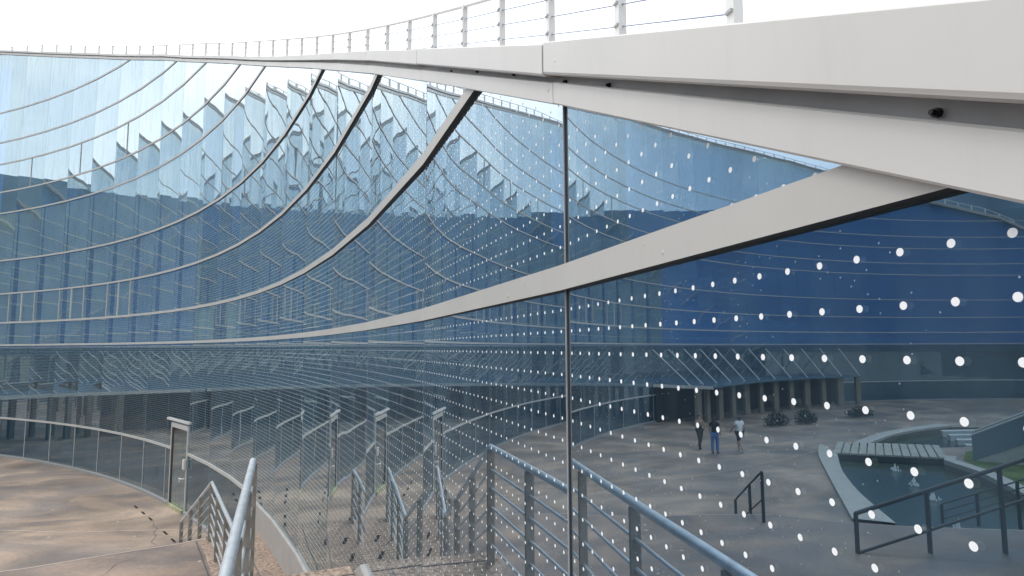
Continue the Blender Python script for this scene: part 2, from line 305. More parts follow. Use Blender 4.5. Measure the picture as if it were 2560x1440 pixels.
bld = thing('glass_building', 'curved concave blue glass building with white roof edge and pale horizontal mullions', 'building', tuple(P3(J[0], -H0)))
def sweep(mb, j0, j1, prof, hA, hB, mi=0, und=None, caps=True, gap=0.0):
    'prof: list of (off, dh) closed loop, swept from joint-position j0 to j1 inside one bay i=floor(j0)'
    i = int(math.floor(j0 + 1e-6)); f0, f1 = j0 - i, j1 - i
    Lb = (J[i + 1] - J[i]).length
    f0 += gap / Lb; f1 -= gap / Lb
    def pos(f, off): a, b = joff(i, off), joff(i + 1, off); return a + (b - a) * f
    A = [P3(pos(f0, o), hA(d) if callable(hA) else hA + d) for o, d in prof]
    B = [P3(pos(f1, o), hB(d) if callable(hB) else hB + d) for o, d in prof]
    n = len(prof)
    for k in range(n):
        k2 = (k + 1) % n; mb.quad([A[k], A[k2], B[k2], B[k]], und[k] if und else mi)
    if caps: mb.quad(A[::-1], mi); mb.quad(B, mi)
# glass bays
for i in range(I0, I1):
    fl, fr = joff(i, 0), joff(i + 1, 0)
    tA, tB = lin(fasB, i) + .8, lin(fasB, i + 1) + .8
    if i == 5: bA, bB = -47.3, -47.3
    bA = bot(i); bB = bot(i + 1)
    if i == 6: bB = -71.9; bA = -71.9
    if i == 5: bA = bB = -47.3
    if i >= 7: bA = bB = -71.9
    if tA < bA and tB < bB: continue
    Lb = (fr - fl).length
    def uvm(u, h):
        uu = (Lb - u) - .49 if i < 0 else u - .73 if i == 0 else u - .5
        return (uu, h + .254)
    mb = MB()
    if tA < bA:
        f = (bA - tA) / ((tB - tA) - (bB - bA)); q = fl + (fr - fl) * f
        pts = [(q, bA + (bB - bA) * f, f * Lb), (fr, bB, Lb), (fr, tB, Lb)]
    else: pts = [(fl, bA, 0), (fr, bB, Lb), (fr, tB, Lb), (fl, tA, 0)]
    mb.quad([P3(q, h) for q, h, u in pts][::-1], 0, [uvm(u, h) for q, h, u in pts][::-1])
    o = mb.build('glass_pane', M['glasswet'] if i <= 0 else M['glass'] if i < 3 else M['glassfar'], bld)
    if -1 <= i <= 1:
        mb = MB(); n = -ndir(i) * .16
        mb.quad([P3(q + n, h) for q, h, u in pts][::-1], 0, [uvm(u, h) for q, h, u in pts][::-1]); mb.build('dot_reflection_sheet', M['dotreflection'], bld)  # sheet of painted dot reflections just behind the pane
    # vertical joint
    if i > I0 and lin(fasB, i) > bot(i):
        mb = MB(); top = lin(fasB, i) + .5; c = J[i]; nn = (ndir(i) + ndir(i - 1)).normalized(); tt = Vector((nn.y, -nn.x))
        wj = .125 if i <= 0 else .075; bb = bot(i) if i != 3 else -47
        mb.box(P3(c - tt * wj / 2 - nn * .3, bb), Vector((*(tt * wj), 0)) * S, Vector((*(nn * (.36 if i <= 0 else .315)), 0)) * S, (0, 0, (top - bb) * S), 0)
        if i <= 0: mb.box(P3(c - tt * .03 + nn * .02, bb), Vector((*(tt * .035), 0)) * S, Vector((*(nn * .1), 0)) * S, (0, 0, (top - bb) * S), 1)
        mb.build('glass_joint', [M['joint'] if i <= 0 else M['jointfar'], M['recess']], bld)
# interior behind the glass
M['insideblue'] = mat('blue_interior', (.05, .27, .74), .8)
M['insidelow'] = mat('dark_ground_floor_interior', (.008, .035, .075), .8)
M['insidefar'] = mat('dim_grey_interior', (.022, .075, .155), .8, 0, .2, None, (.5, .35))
for i_ in (0, 1, 2):
  mb = MB()
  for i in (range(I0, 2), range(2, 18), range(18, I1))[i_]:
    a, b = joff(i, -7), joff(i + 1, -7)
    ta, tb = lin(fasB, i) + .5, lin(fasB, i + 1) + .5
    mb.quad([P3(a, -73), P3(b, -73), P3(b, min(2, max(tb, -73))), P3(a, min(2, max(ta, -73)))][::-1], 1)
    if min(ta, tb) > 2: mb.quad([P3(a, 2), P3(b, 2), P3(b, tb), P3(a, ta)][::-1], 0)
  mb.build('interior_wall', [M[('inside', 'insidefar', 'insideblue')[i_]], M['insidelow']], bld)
# floor slabs and blinds seen through the glass
MUL = {'A': (3.205, 0), '8': (18.8, 0), '7': (39.4, 0), '6': (63.4, 0), '5': (98.25, 0), '4': (114.1, 0), '3': (135.3, 0), '2': (151.95, 0), '1': (175.1, 0)}
def rng(i, r): return random.random()
for i in range(2, 20):
    for (h0, h1) in ((3.8, 18.2), (19.5, 38.8), (40, 62.8), (64.1, 97.6)):
        top = lin(fasB, i) - 1
        if h1 > top: continue
        full = i >= 9
        if not full and not (i in (7, 8) and h0 < 4) : continue
        a, b = joff(i, -1.6), joff(i + 1, -1.6); d = b - a
        f0, f1 = (0.0, .80) if full else ((.25, .95) if i == 8 else (.0, .62))
        if h0 > 60: f1 = .93
        mb = MB(); p0 = a + d * f0; p1 = a + d * f1
        dd = p1 - p0; nn = ndir(i) * .3
        mb.box(P3(p0, h0), Vector((*dd, 0)) * S, Vector((*nn, 0)) * -S, (0, 0, (h1 - h0) * S))
        mb.build('blind', M['blind'] if full else M['blindpale'], bld)
# mullions
def jcross(h):
    j = -2.0
    while lin(fasB, j) < h: j += .01
    return j
def prof(k): dd = .33 if k in 'A8' else .38 if k in '76' else .24; hh_ = .585 if k in 'A8' else .53; return [(-.05, -hh_), (dd, -hh_), (dd, hh_), (-.05, hh_)]
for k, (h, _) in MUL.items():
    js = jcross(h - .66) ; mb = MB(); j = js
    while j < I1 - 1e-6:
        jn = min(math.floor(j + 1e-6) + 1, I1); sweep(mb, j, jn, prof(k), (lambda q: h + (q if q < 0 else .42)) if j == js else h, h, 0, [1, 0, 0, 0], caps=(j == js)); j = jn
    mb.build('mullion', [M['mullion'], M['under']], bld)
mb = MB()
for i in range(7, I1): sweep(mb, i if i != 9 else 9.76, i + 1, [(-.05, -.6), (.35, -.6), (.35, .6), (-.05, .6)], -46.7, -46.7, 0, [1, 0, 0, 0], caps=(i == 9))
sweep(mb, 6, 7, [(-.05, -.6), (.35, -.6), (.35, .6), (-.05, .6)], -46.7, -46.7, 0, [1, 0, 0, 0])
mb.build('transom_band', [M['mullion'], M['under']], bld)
# white window bars
for i in range(9, 18):
    for f in ([0, .5] if i in (16, 14, 12, 10) and i >= 12 or i == 18 else [0]):
        if i < 12: continue
        c = joff(i, 0) + (joff(i + 1, 0) - joff(i, 0)) * f; mb = MB(); tt = tdir(i); nn = ndir(i)
        wv = .75 if f else .45
        mb.box(P3(c - tt * wv / 2, 19.4), Vector((*(tt * wv), 0)) * S, Vector((*(nn * .35), 0)) * S, (0, 0, 19.4 * S)); mb.build('window_bar', M['jointlight'], bld)
for i in (16, 14, 12):
    c = joff(i, 0) + (joff(i + 1, 0) - joff(i, 0)) * .5; mb = MB(); tt = tdir(i); nn = ndir(i)
    mb.box(P3(c - tt * .3, 114.7), Vector((*(tt * .5), 0)) * S, Vector((*(nn * .3), 0)) * S, (0, 0, 20 * S)); mb.build('window_bar', M['recess'], bld)
for i in range(10, 22):
    mb = MB(); c = J[i]; tt = tdir(i); nn = ndir(i)
    mb.box(P3(c - tt * .18, -71.5), Vector((*(tt * .36), 0)) * S, Vector((*(nn * .25), 0)) * S, (0, 0, 24.3 * S)); mb.build('window_bar', M['recess'], bld)
# kick strip
mb = MB()
for i in range(7, I1):
    if i == 9: continue
    sweep(mb, i, i + 1, [(-.1, -.9), (1.0, -.9), (1.0, .5), (.75, .75), (-.1, .75)], -72, -72, caps=True)
sweep(mb, 6, 7, [(-.1, -.9), (1.0, -.9), (1.0, .5), (.75, .75), (-.1, .75)], -72, -72)
sweep(mb, 9.76, 10, [(-.1, -.9), (1.0, -.9), (1.0, .5), (.75, .75), (-.1, .75)], -72, -72)
mb.build('kick_strip', mat('grey_kick_plate', (.26, .26, .26), .6), bld)
# roof edge: lower fascia, recessed channel, parapet box (one of each per bay)
for i in range(-3, I1):
    a, b = lin(fasB, i), lin(fasB, i + 1); c, d = lin(fasT, i), lin(fasT, i + 1); e, f = lin(parB, i), lin(parB, i + 1); g, h = lin(parT, i), lin(parT, i + 1)
    if b < -34: continue
    gp = .03 if i < 6 else .02
    mb = MB(); hA = (lambda q: a + (c - a) * q); hB = (lambda q: b + (d - b) * q)
    sweep(mb, i, i + 1, [(-.2, 0), (.54, 0), (.6, .05), (.6, .95), (.54, 1), (-.2, 1)], hA, hB, 0, [0, 0, 0, 0, 0, 0], gap=gp); mb.build('fascia_panel', [M['white'], M['under']], bld)
    mb = MB(); hA = (lambda q: (c - .25) + (e + .35 - c + .25) * q); hB = (lambda q: (d - .25) + (f + .35 - d + .25) * q)
    sweep(mb, i, i + 1, [(-.3, 0), (.12, 0), (.12, 1), (-.3, 1)], hA, hB, gap=.0 if i > 2 else .02); mb.build('roof_channel', M['recess'], bld)
    mb = MB(); hA = (lambda q: e + (g - e) * q); hB = (lambda q: f + (h - f) * q)
    sweep(mb, i, i + 1, [(-.4, .1), (.0, .1), (.3, .02), (.95, 0), (1.06, .03), (1.11, .09), (1.11, .965), (1.08, .99), (1.02, 1), (-.4, 1)], hA, hB, 0, [1, 1, 1, 1, 0, 0, 0, 0, 0, 0], gap=.10 if i < 1 else .05 if i < 4 else .03); mb.build('parapet_panel', [M['white'], M['recess']], bld)
mb = MB()
for i in range(-3, I1):
    if lin(fasB, i + 1) < -34: continue
    a0, b0, a1, b1 = joff(i, .0), joff(i + 1, .0), joff(i, -40), joff(i + 1, -40); g, h = lin(parT, i), lin(parT, i + 1)
    mb.quad([P3(a0, g - .25), P3(b0, h - .25), P3(b1, h - 1.5), P3(a1, g - 1.5)])
    mb.quad([P3(a1, g - 1.5), P3(b1, h - 1.5), P3(b1, -73), P3(a1, -73)])
mb.build('roof', M['roof'], bld)
mb = MB(); a, b = joff(0, .2), joff(0, 1.0); d = b - a; t_ = tdir(0) * .5
mb.box(P3(a - t_ / 2, 12.95), Vector((*d, 0)) * S, Vector((*t_, 0)) * S, (0, 0, 1.38 * S)); mb.build('parapet_joint', M['joint'], bld)
# bolts in the channel
for i, s_, h in ((-1, 13.95, 4.01), (-1, 27.17, 10.16), (-1, 31.9, 12.35), (0, 1.2, 13.42), (0, 6.69, 15.87), (0, 14.4, 19.44), (0, 22.17, 22.94)):
    p = J[i] + tdir(i) * s_ + ndir(i) * .12; mb = MB(); n3 = Vector((*ndir(i), 0)); b0 = P3(p, h)
    mb.tube([b0, b0 + n3 * .12 * S], .085 * S, 6); mb.tube([b0 + n3 * .12 * S, b0 + n3 * .2 * S], .05 * S, 6); mb.build('bolt', M['bolt'], bld)
# ------------------------------------------------------------------ polar helper along the wall
def pol(phi, off): r = RAD - off; return CEN + Vector((math.cos(math.radians(phi)), math.sin(math.radians(phi)))) * r
def A2P(u): return math.degrees(u / RAD)                 # arc length in units -> degrees
# metal skirt below the near glass
sk = MB()
def jphi(p): d = p - CEN; return math.degrees(math.atan2(d.y, d.x))
for i in range(3, 6): sweep(sk, i, i + 1, [(-.3, -26), (.6, -26), (.6, -.2), (.45, 0), (-.3, 0)], -47.3, -47.3, gap=.03)
sweep(sk, 5.999, 6.25, [(-.3, -26), (.6, -26), (.6, -.2), (.45, 0), (-.3, 0)], -47.3, -47.3) if False else None
for i in range(-4, 2): sweep(sk, i, i + 1, [(-.3, -8), (.6, -8), (.6, -.2), (.45, 0), (-.3, 0)], -30.9, -30.9 if i < 1 else -30.3, gap=.03)
sweep(sk, 2, 3, [(-.3, -9), (.6, -9), (.6, -.2), (.45, 0), (-.3, 0)], -30.3, -47.3, gap=.03)
sk.build('metal_skirt', M['skirt'], bld)
# ------------------------------------------------------------------ door in bay 9
i = 9; tt = tdir(i); nn = ndir(i); Lb = (J[10] - J[9]).length
def dp(s_, o, h): return P3(J[i] + tt * s_ + nn * o, h)
def dbox(mb, s0, s1, o0, o1, h0, h1, mi=0): mb.box(dp(s0, o0, h0), Vector((*(tt * (s1 - s0)), 0)) * S, Vector((*(nn * (o1 - o0)), 0)) * S, (0, 0, (h1 - h0) * S), mi)
dr0, dr1 = -.3, 24.5
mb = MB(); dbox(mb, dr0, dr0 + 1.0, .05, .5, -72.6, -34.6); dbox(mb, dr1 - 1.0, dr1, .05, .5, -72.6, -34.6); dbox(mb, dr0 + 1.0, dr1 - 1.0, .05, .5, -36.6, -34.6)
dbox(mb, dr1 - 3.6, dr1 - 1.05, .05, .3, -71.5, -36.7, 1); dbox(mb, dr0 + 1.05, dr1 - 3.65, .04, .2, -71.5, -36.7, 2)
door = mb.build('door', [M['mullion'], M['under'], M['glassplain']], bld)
mb = MB(); dbox(mb, -1.2, 31.2, 0.05, .7, -33.7, -32.7); mb.build('door_canopy', M['white'], door)
mb = MB(); dbox(mb, dr0 - .3, dr0 + 1.9, .82, 1.7, -53.2, -49.0); mb.build('lock_box', M['white'], door)
mb = MB(); a = dp(dr0 + 1.0, .8, -57.4); mb.tube([a, a + Vector((*nn, 0)) * 1.4 * S, a + Vector((*nn, 0)) * 1.4 * S + Vector((*tt, 0)) * 2.4 * S, a + Vector((*nn, 0)) * 1.4 * S + Vector((*tt, 0)) * 2.4 * S - Vector((0, 0, 1.6 * S))], .28 * S, 8); mb.build('handle', M['railw'], door)
M['moss'] = mat('mossy_sill', (.34, .34, .22), .9, 0, .2, None, (6, .3))
mb = MB(); dbox(mb, dr0 + 1.75, dr1 - 1.75, .3, 1.4, -72.75, -71.3); mb.build('threshold', M['moss'], door)

# ------------------------------------------------------------------ ground
def slab(name, polys, h, m, kind='structure', label=None):
    mb = MB()
    for p in polys: mb.quad([W(x, y, h) for x, y in p])
    o = mb.build(name, m); tag(o, label, None, kind=kind); return o
big = MB(); R_ = 900
poly_pool1 = [(-387, 254), (-377, 248), (-325, 213), (-286, 182), (-246, 145), (-236, 118), (-300, 92), (-344, 137), (-388, 173), (-411, 201), (-427, 207)]
# plaza as one sheet with the two water basins cut out
def ground_sheet():
    bm = bmesh.new()
    def loop(pts, h=-H0):
        vs = [bm.verts.new(W(x, y, h)) for x, y in pts]; return [bm.edges.new((vs[k], vs[(k + 1) % len(vs)])) for k in range(len(vs))]
    e = loop([(-16000, -16000), (16000, -16000), (16000, 16000), (-16000, 16000)])
    e += loop(poly_pool1); e += loop(poly_pool2)
    bmesh.ops.triangle_fill(bm, use_beauty=True, edges=e)
    for f in bm.faces:
        if f.normal.z < 0: f.normal_flip()
    me = bpy.data.meshes.new('plaza_ground'); bm.to_mesh(me); bm.free(); me.materials.append(M['plaza'])
    o = bpy.data.objects.new('plaza_ground', me); sc.collection.objects.link(o); tag(o, None, None, kind='structure'); return o
poly_pool2 = [(-434, 278), (-446, 266), (-505, 280), (-554, 285), (-610, 283), (-640, 262), (-560, 240), (-500, 222), (-476, 233)]
ground_sheet()
def water_mat():
    m = mat('green_pool_water', (.045, .065, .045), .12, 0, .35); t = m.node_tree; b = t.nodes['Principled BSDF']
    co = N(t, 'ShaderNodeTexCoord'); n = N(t, 'ShaderNodeTexNoise'); n.inputs['Scale'].default_value = 7; bu = N(t, 'ShaderNodeBump'); bu.inputs['Strength'].default_value = .25; bu.inputs['Distance'].default_value = .03
    t.links.new(co.outputs['Object'], n.inputs[0]); t.links.new(n.outputs[0], bu.inputs['Height']); t.links.new(bu.outputs[0], b.inputs['Normal']); return m
M['water'] = water_mat(); M['curb'] = mat('pale_concrete_curb', (.44, .425, .385), .7, 0, .3, None, (3, .08))
M['wallc'] = mat('basin_wall', (.16, .15, .13), .8)
for k, pl in enumerate((poly_pool1, poly_pool2)):
    mb = MB(); mb.quad([W(x, y, -H0 - 3.2) for x, y in pl]); o = mb.build('pool_water', M['water']); tag(o, None, None, kind='structure')
    mb = MB(); n = len(pl)
    for q in range(n):
        a, b = pl[q], pl[(q + 1) % n]; mb.quad([W(*a, -H0 - 6), W(*b, -H0 - 6), W(*b, -H0), W(*a, -H0)])
    o = mb.build('pool_basin_wall', M['wallc']); tag(o, None, None, kind='structure')
def ribbon(name, inner, outer, h0, h1, m):
    mb = MB(); n = len(inner)
    for q in range(n - 1):
        a, b, c, d = inner[q], inner[q + 1], outer[q + 1], outer[q]
        mb.quad([W(*a, h1), W(*b, h1), W(*c, h1), W(*d, h1)]); mb.quad([W(*d, h1), W(*c, h1), W(*c, h0), W(*d, h0)]); mb.quad([W(*a, h0), W(*b, h0), W(*b, h1), W(*a, h1)])
    o = mb.build(name, m); return o
def smooth(pts, n=6):
    out = []
    for i in range(len(pts) - 1):
        p0 = Vector(pts[max(i - 1, 0)]); p1 = Vector(pts[i]); p2 = Vector(pts[i + 1]); p3 = Vector(pts[min(i + 2, len(pts) - 1)])
        for k in range(n):
            t = k / n; out.append(tuple(.5 * ((2 * p1) + (p2 - p0) * t + (2 * p0 - 5 * p1 + 4 * p2 - p3) * t * t + (3 * p1 - p0 - 3 * p2 + p3) * t ** 3)))
    out.append(tuple(pts[-1])); return out
o = ribbon('pool_curb', smooth([(-391, 259), (-377, 248), (-351, 231), (-325, 213), (-286, 182), (-246, 145)]), smooth([(-414, 283), (-399, 275), (-372, 258), (-348, 241), (-292, 199), (-238, 158)]), -H0, -H0 + 1.6, M['curb'])
tag(o, 'pale curved curb along the left side of the near pool', 'curb')
o = ribbon('pool_curb', smooth([(-446, 266), (-505, 280), (-554, 285), (-610, 283)]), smooth([(-440, 274), (-502, 290), (-553, 296), (-615, 296)]), -H0, -H0 + 1.6, M['curb'])
tag(o, 'pale curved curb around the far side of the pool beyond the plank bridge', 'curb')
o = ribbon('pool_curb', [(-427, 207), (-411, 201), (-388, 173), (-344, 137), (-300, 92)], [(-432, 203), (-417, 197), (-394, 169), (-350, 132), (-305, 88)], -H0, -H0 + 2.6, M['curb'])
tag(o, 'straight pale curb between the near pool and the grass', 'curb')
# bridge of planks
br = thing('plank_bridge', 'pale wooden plank bridge crossing between the two pool basins', 'bridge', tuple(W(-430, 245)))
M['plank'] = mat('weathered_planks', (.40, .385, .34), .75, 0, .3, None, (4, .2))
qa, qb, qc, qd = Vector((-431, 281)), Vector((-476, 233)), Vector((-425, 205)), Vector((-383, 255))
for k in range(13):
    f0, f1 = k / 13 + .006, (k + 1) / 13 - .006
    p = [qd.lerp(qc, f0), qd.lerp(qc, f1), qa.lerp(qb, f1), qa.lerp(qb, f0)]; mb = MB()
    top = [W(*v, -H0 + 1.9) for v in p]; lo = [W(*v, -H0 + .9) for v in p]
    mb.quad(top); mb.quad(lo[::-1])
    for q in range(4): mb.quad([lo[q], lo[(q + 1) % 4], top[(q + 1) % 4], top[q]])
    mb.build('plank', M['plank'], br)
mb = MB(); p = [qd, qc, qa.lerp(qb, 1), qa]
for (u, v) in ((qd, qc), (qa, qb)):
    d = (v - u); n = Vector((-d.y, d.x)).normalized() * .8
    mb.box(W(*u, -H0 - 2.6), Vector((*d, 0)) * S, Vector((*n, 0)) * S, (0, 0, 3.4 * S))
mb.build('beam', M['dark'], br)
# stage strips beyond the bridge
M['stage'] = mat('pale_stage', (.50, .53, .52), .6, 0, .3, None, (2, .08))
mb = MB()
for k in range(4):
    f = k / 4; a = Vector((-500, 226)).lerp(Vector((-575, 280)), f); b = Vector((-520, 214)).lerp(Vector((-640, 250)), f)
    d = b - a; n = Vector((-7, 5)); mb.box(W(*a, -H0 - 3), Vector((*d, 0)) * S, Vector((*n, 0)) * S, (0, 0, (3.6 + k * .5) * S))
tag(mb.build('pool_stage', M['stage']), 'pale stepped stage standing in the far pool basin', 'stage')
# grass strip
def grass_mat():
    m = mat('grass_green', (.10, .14, .035), .9, 0, .2, (30, .8), (1.2, .45)); return m
M['grass'] = grass_mat()
slab('lawn', [[(-434, 200), (-352, 128), (-305, 84), (-420, 40), (-640, 150), (-560, 215), (-470, 214)]], -H0 + .3, M['grass'])
M['darkground'] = mat('reflection_darkening_ground', (.05, .052, .055), .85, 0, .2, None, (.3, .2))
slab('dark_ground_sheet', [[(-322, -10), (-900, -60), (-1200, -500), (-4000, -11000), (11000, -11000), (11000, -30), (60, -30)]], -H0 + .12, M['darkground'])  # unseen dark ground, added to darken the twice-reflected view in the glass
# fountain jets
M['jet'] = mat('white_water_spray', (.85, .88, .9), .3, 0, .5)
for k, (x, y, hh) in enumerate(((-378, 213, 5), (-345, 186, 5), (-320, 165, 4), (-270, 133, 6))):
    mb = MB()
    for q in range(26):
        a = random.random() * 6.28; r = random.random() ** .6 * 3.0; z = hh * (1 - r / 3.2) * random.random()
        c = W(x + math.cos(a) * r, y + math.sin(a) * r, -H0 - 3 + z); s_ = .22 * S * (1 + random.random())
        mb.tube([c, c + Vector((0, 0, s_ * 3))], [s_, s_ * .4], 5)
    mb.tube([W(x, y, -H0 - 3), W(x, y, -H0 - 3 + hh * .7), W(x, y, -H0 - 3 + hh)], [.5 * S, .35 * S, .05 * S], 8)
    tag(mb.build('fountain_jet', M['jet'], smooth=True), ['low white fountain jet nearest the plank bridge', 'low white fountain jet second from the plank bridge', 'low white fountain jet third from the plank bridge', 'white fountain jet at the end of the pool farthest from the bridge'][k], 'fountain', 'fountain jets in the near pool')
# wooded hills all round, seen only in the glass
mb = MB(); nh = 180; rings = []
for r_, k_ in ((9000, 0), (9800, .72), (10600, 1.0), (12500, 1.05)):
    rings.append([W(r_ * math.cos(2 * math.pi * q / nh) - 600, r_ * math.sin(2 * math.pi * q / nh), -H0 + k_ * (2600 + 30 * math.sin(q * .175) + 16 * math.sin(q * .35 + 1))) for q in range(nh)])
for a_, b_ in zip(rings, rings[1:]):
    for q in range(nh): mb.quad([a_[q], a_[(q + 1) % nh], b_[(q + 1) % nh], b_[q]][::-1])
M['hill'] = mat('hazy_wooded_hillside', (.11, .17, .22), .95, 0, .1, None, (.02, .3))  # blue distance haze put into the hill colour
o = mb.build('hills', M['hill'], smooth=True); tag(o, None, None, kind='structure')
# darker paving zone beside the stairs and thin pale joints
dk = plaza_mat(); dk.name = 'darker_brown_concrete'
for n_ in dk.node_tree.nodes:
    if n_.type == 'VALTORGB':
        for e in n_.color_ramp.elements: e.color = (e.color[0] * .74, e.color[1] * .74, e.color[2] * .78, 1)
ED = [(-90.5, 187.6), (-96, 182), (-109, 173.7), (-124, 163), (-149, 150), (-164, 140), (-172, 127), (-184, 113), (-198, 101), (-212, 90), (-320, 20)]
TR = ED + [(-320, -260), (120, -260), (26, -20), (-10, 60), (-60, 140)]
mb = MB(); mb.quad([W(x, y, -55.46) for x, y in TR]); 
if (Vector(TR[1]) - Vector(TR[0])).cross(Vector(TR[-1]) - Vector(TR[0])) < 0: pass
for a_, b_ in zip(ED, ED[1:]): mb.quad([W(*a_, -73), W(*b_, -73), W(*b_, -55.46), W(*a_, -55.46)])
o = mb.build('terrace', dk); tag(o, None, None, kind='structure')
mb = MB()
for k in range(1, 6):
    for q in range(len(ED) - 2):
        def outp(i_): d = (Vector(ED[min(i_ + 1, len(ED) - 1)]) - Vector(ED[max(i_ - 1, 0)])).normalized(); n = Vector((d.y, -d.x)); n = n if n.dot(Vector((-1, 1.2))) > 0 else -n; return Vector(ED[i_]), n
        (a, na), (b, nb) = outp(q), outp(q + 1); h = -55.46 - 17.4 * k / 6; f0, f1 = 5 * (k - 1), 5 * k
        mb.quad([W(*(a + na * f0), h), W(*(b + nb * f0), h), W(*(b + nb * f1), h), W(*(a + na * f1), h)]); mb.quad([W(*(a + na * f1), h), W(*(b + nb * f1), h), W(*(b + nb * f1), -73), W(*(a + na * f1), -73)])
o = mb.build('terrace_steps', dk); tag(o, None, None, kind='structure')
def pol_(phi, off): r = RAD - off; return CEN + Vector((math.cos(math.radians(phi)), math.sin(math.radians(phi)))) * r
mb = MB()
def strip(pts, w_, h):
    for q in range(len(pts) - 1):
        a, b = Vector(pts[q]), Vector(pts[q + 1]); n = (b - a).normalized(); n = Vector((-n.y, n.x)) * w_ / 2
        mb.quad([W(*(a - n), h), W(*(b - n), h), W(*(b + n), h), W(*(a + n), h)])
strip(smooth([(-110, 259.5), (-136, 256.7), (-158, 255), (-181, 253.4), (-208, 256.6), (-265, 257), (-340, 263), (-420, 276)]), .55, -H0 + .08)
strip([tuple(Vector(q) + Vector((.5, -.6))) for q in ED], .5, -55.39); strip(smooth([(-240, 373), (-261, 369.7), (-278, 366.7), (-298, 364.8), (-380, 362)]), .6, -H0 + .08)
M['strip'] = mat('pale_joint_filler', (.50, .42, .36), .8)
o = mb.build('ground', M['strip']); o.name = 'pavement_joint'; tag(o, None, None, kind='structure')
mb = MB(); strip([tuple(pol_(33.7 - 3.2 * k, 17.2)) for k in range(7)], .32, -55.40)
strip([(-152, 268), (-149, 262), (-145, 258.5), (-143, 252), (-139.5, 248), (-137, 240), (-133, 237)], .16, -H0 + .1)
strip([(-231, 240), (-226, 232), (-222, 222), (-219, 217)], .14, -H0 + .1)
strip([(-292, 262), (-285, 268), (-281, 277), (-276, 282)], .14, -H0 + .1)
strip([(-100, 172), (-103, 165), (-101, 158), (-105, 150), (-103, 143)], .10, -55.38)
o = mb.build('pavement_gap', M['joint']); tag(o, None, None, kind='structure')
# drain slots
sl = [(-174.5, 292.2), (-164.9, 281.8), (-156, 272.1), (-138.2, 251.9), (-129.7, 242.2), (-76, 170.3), (-68.5, 157)]
for k, (x, y) in enumerate(sl):
    d = Vector((-.66, .75)).normalized(); n = Vector((-d.y, d.x)); mb = MB(); c = Vector((x, y))
    p = [c - d * 2.9 - n * .42, c + d * 2.9 - n * .42, c + d * 2.9 + n * .42, c - d * 2.9 + n * .42]
    mb.quad([W(*q, -H0 + .15 if k < 5 else -55.25) for q in p][::1 if (p[1] - p[0]).cross(p[2] - p[1]) > 0 else -1])
    rm = MB()
    tag(mb.build('drain_slot', M['black']), 'small black drain slot in brown paving, ' + ['farthest from the stair railing', 'second farthest from the stair railing', 'third farthest from the stair railing', 'just beyond the thin pale paving line', 'nearest the low end of the stair railing', 'farther of two on the stair landing', 'nearer of two on the stair landing'][k], 'drain', 'drain slots in a row along the glass wall')
# ------------------------------------------------------------------ granite platforms and steps along the wall
def sector(mb, p0, p1, o0, o1, h0, h1, n=None):
    n = n or max(1, int(abs(p1 - p0) / .7)); 
    for k in range(n):
        a = p0 + (p1 - p0) * k / n; b = p0 + (p1 - p0) * (k + 1) / n
        A, B, C_, D = pol(a, o0), pol(b, o0), pol(b, o1), pol(a, o1)
        mb.quad([P3(A, h1), P3(B, h1), P3(C_, h1), P3(D, h1)]); mb.quad([P3(D, h1), P3(C_, h1), P3(C_, h0), P3(D, h0)]); mb.quad([P3(B, h1), P3(A, h1), P3(A, h0), P3(B, h0)])
    for q, fl in ((p0, 0), (p1, 1)):
        A, D = pol(q, o0), pol(q, o1); pts = [P3(A, h0), P3(A, h1), P3(D, h1), P3(D, h0)]; mb.quad(pts if fl == 0 else pts[::-1])
OUT = 16.6
PH_PLAT, PH_LAND0, PH_LAND1 = 24.15, 27.7, 33.85
mb = MB(); sector(mb, 11.0, PH_PLAT - .32, .95, OUT, -H0 - 1, -32.5); sector(mb, PH_PLAT - .30, PH_PLAT, .95, OUT, -36, -32.45)
o = mb.build('upper_platform', M['granite']); tag(o, None, None, kind='structure')
mb = MB(); n = 8
for k in range(1, n):
    a = PH_PLAT + (PH_LAND0 - PH_PLAT) * (k - 1) / (n - 1); b = PH_PLAT + (PH_LAND0 - PH_PLAT) * k / (n - 1)
    sector(mb, a, b, .95, OUT, -H0 - 1, -32.5 - 22.9 * k / n, 1)
o = mb.build('upper_steps', M['granite']); tag(o, None, None, kind='structure')
mb = MB(); sector(mb, PH_LAND0, PH_LAND1, .95, OUT, -H0 - 1, -55.4); o = mb.build('stair_landing', M['granite']); tag(o, None, None, kind='structure')
mb = MB(); n = 6
for k in range(1, n):
    a = PH_LAND1 + 2.5 * (k - 1) / (n - 1); b = PH_LAND1 + 2.5 * k / (n - 1); sector(mb, a, b, .95, OUT, -H0 - 1, -55.4 - 17.4 * k / n, 1)
o = mb.build('lower_steps', M['granite']); tag(o, None, None, kind='structure')
# thin dark granite joints on the platform
mb = MB()
for a in (PH_PLAT - .32,):
    A, B = pol(a, 1), pol(a, OUT - .1); d = (B - A).normalized(); n = Vector((-d.y, d.x)) * .12; mb.quad([P3(A - n, -32.42), P3(A + n, -32.42), P3(B + n, -32.42), P3(B - n, -32.42)][::-1])
for a0, a1, off, h in ((18, PH_PLAT - .4, 4.4, -32.42), (PH_LAND0, PH_LAND1, 6.5, -55.33)):
    for k in range(6):
        A, B = pol(a0 + (a1 - a0) * k / 6, off), pol(a0 + (a1 - a0) * (k + 1) / 6, off); n = Vector((.1, .04)); mb.quad([P3(A - n, h), P3(A + n, h), P3(B + n, h), P3(B - n, h)])
o = mb.build('paving_seam', M['joint']); tag(o, None, None, kind='structure')
# ------------------------------------------------------------------ stair railing
def jp(x, y): return Vector((x, y))
RO = 15.2
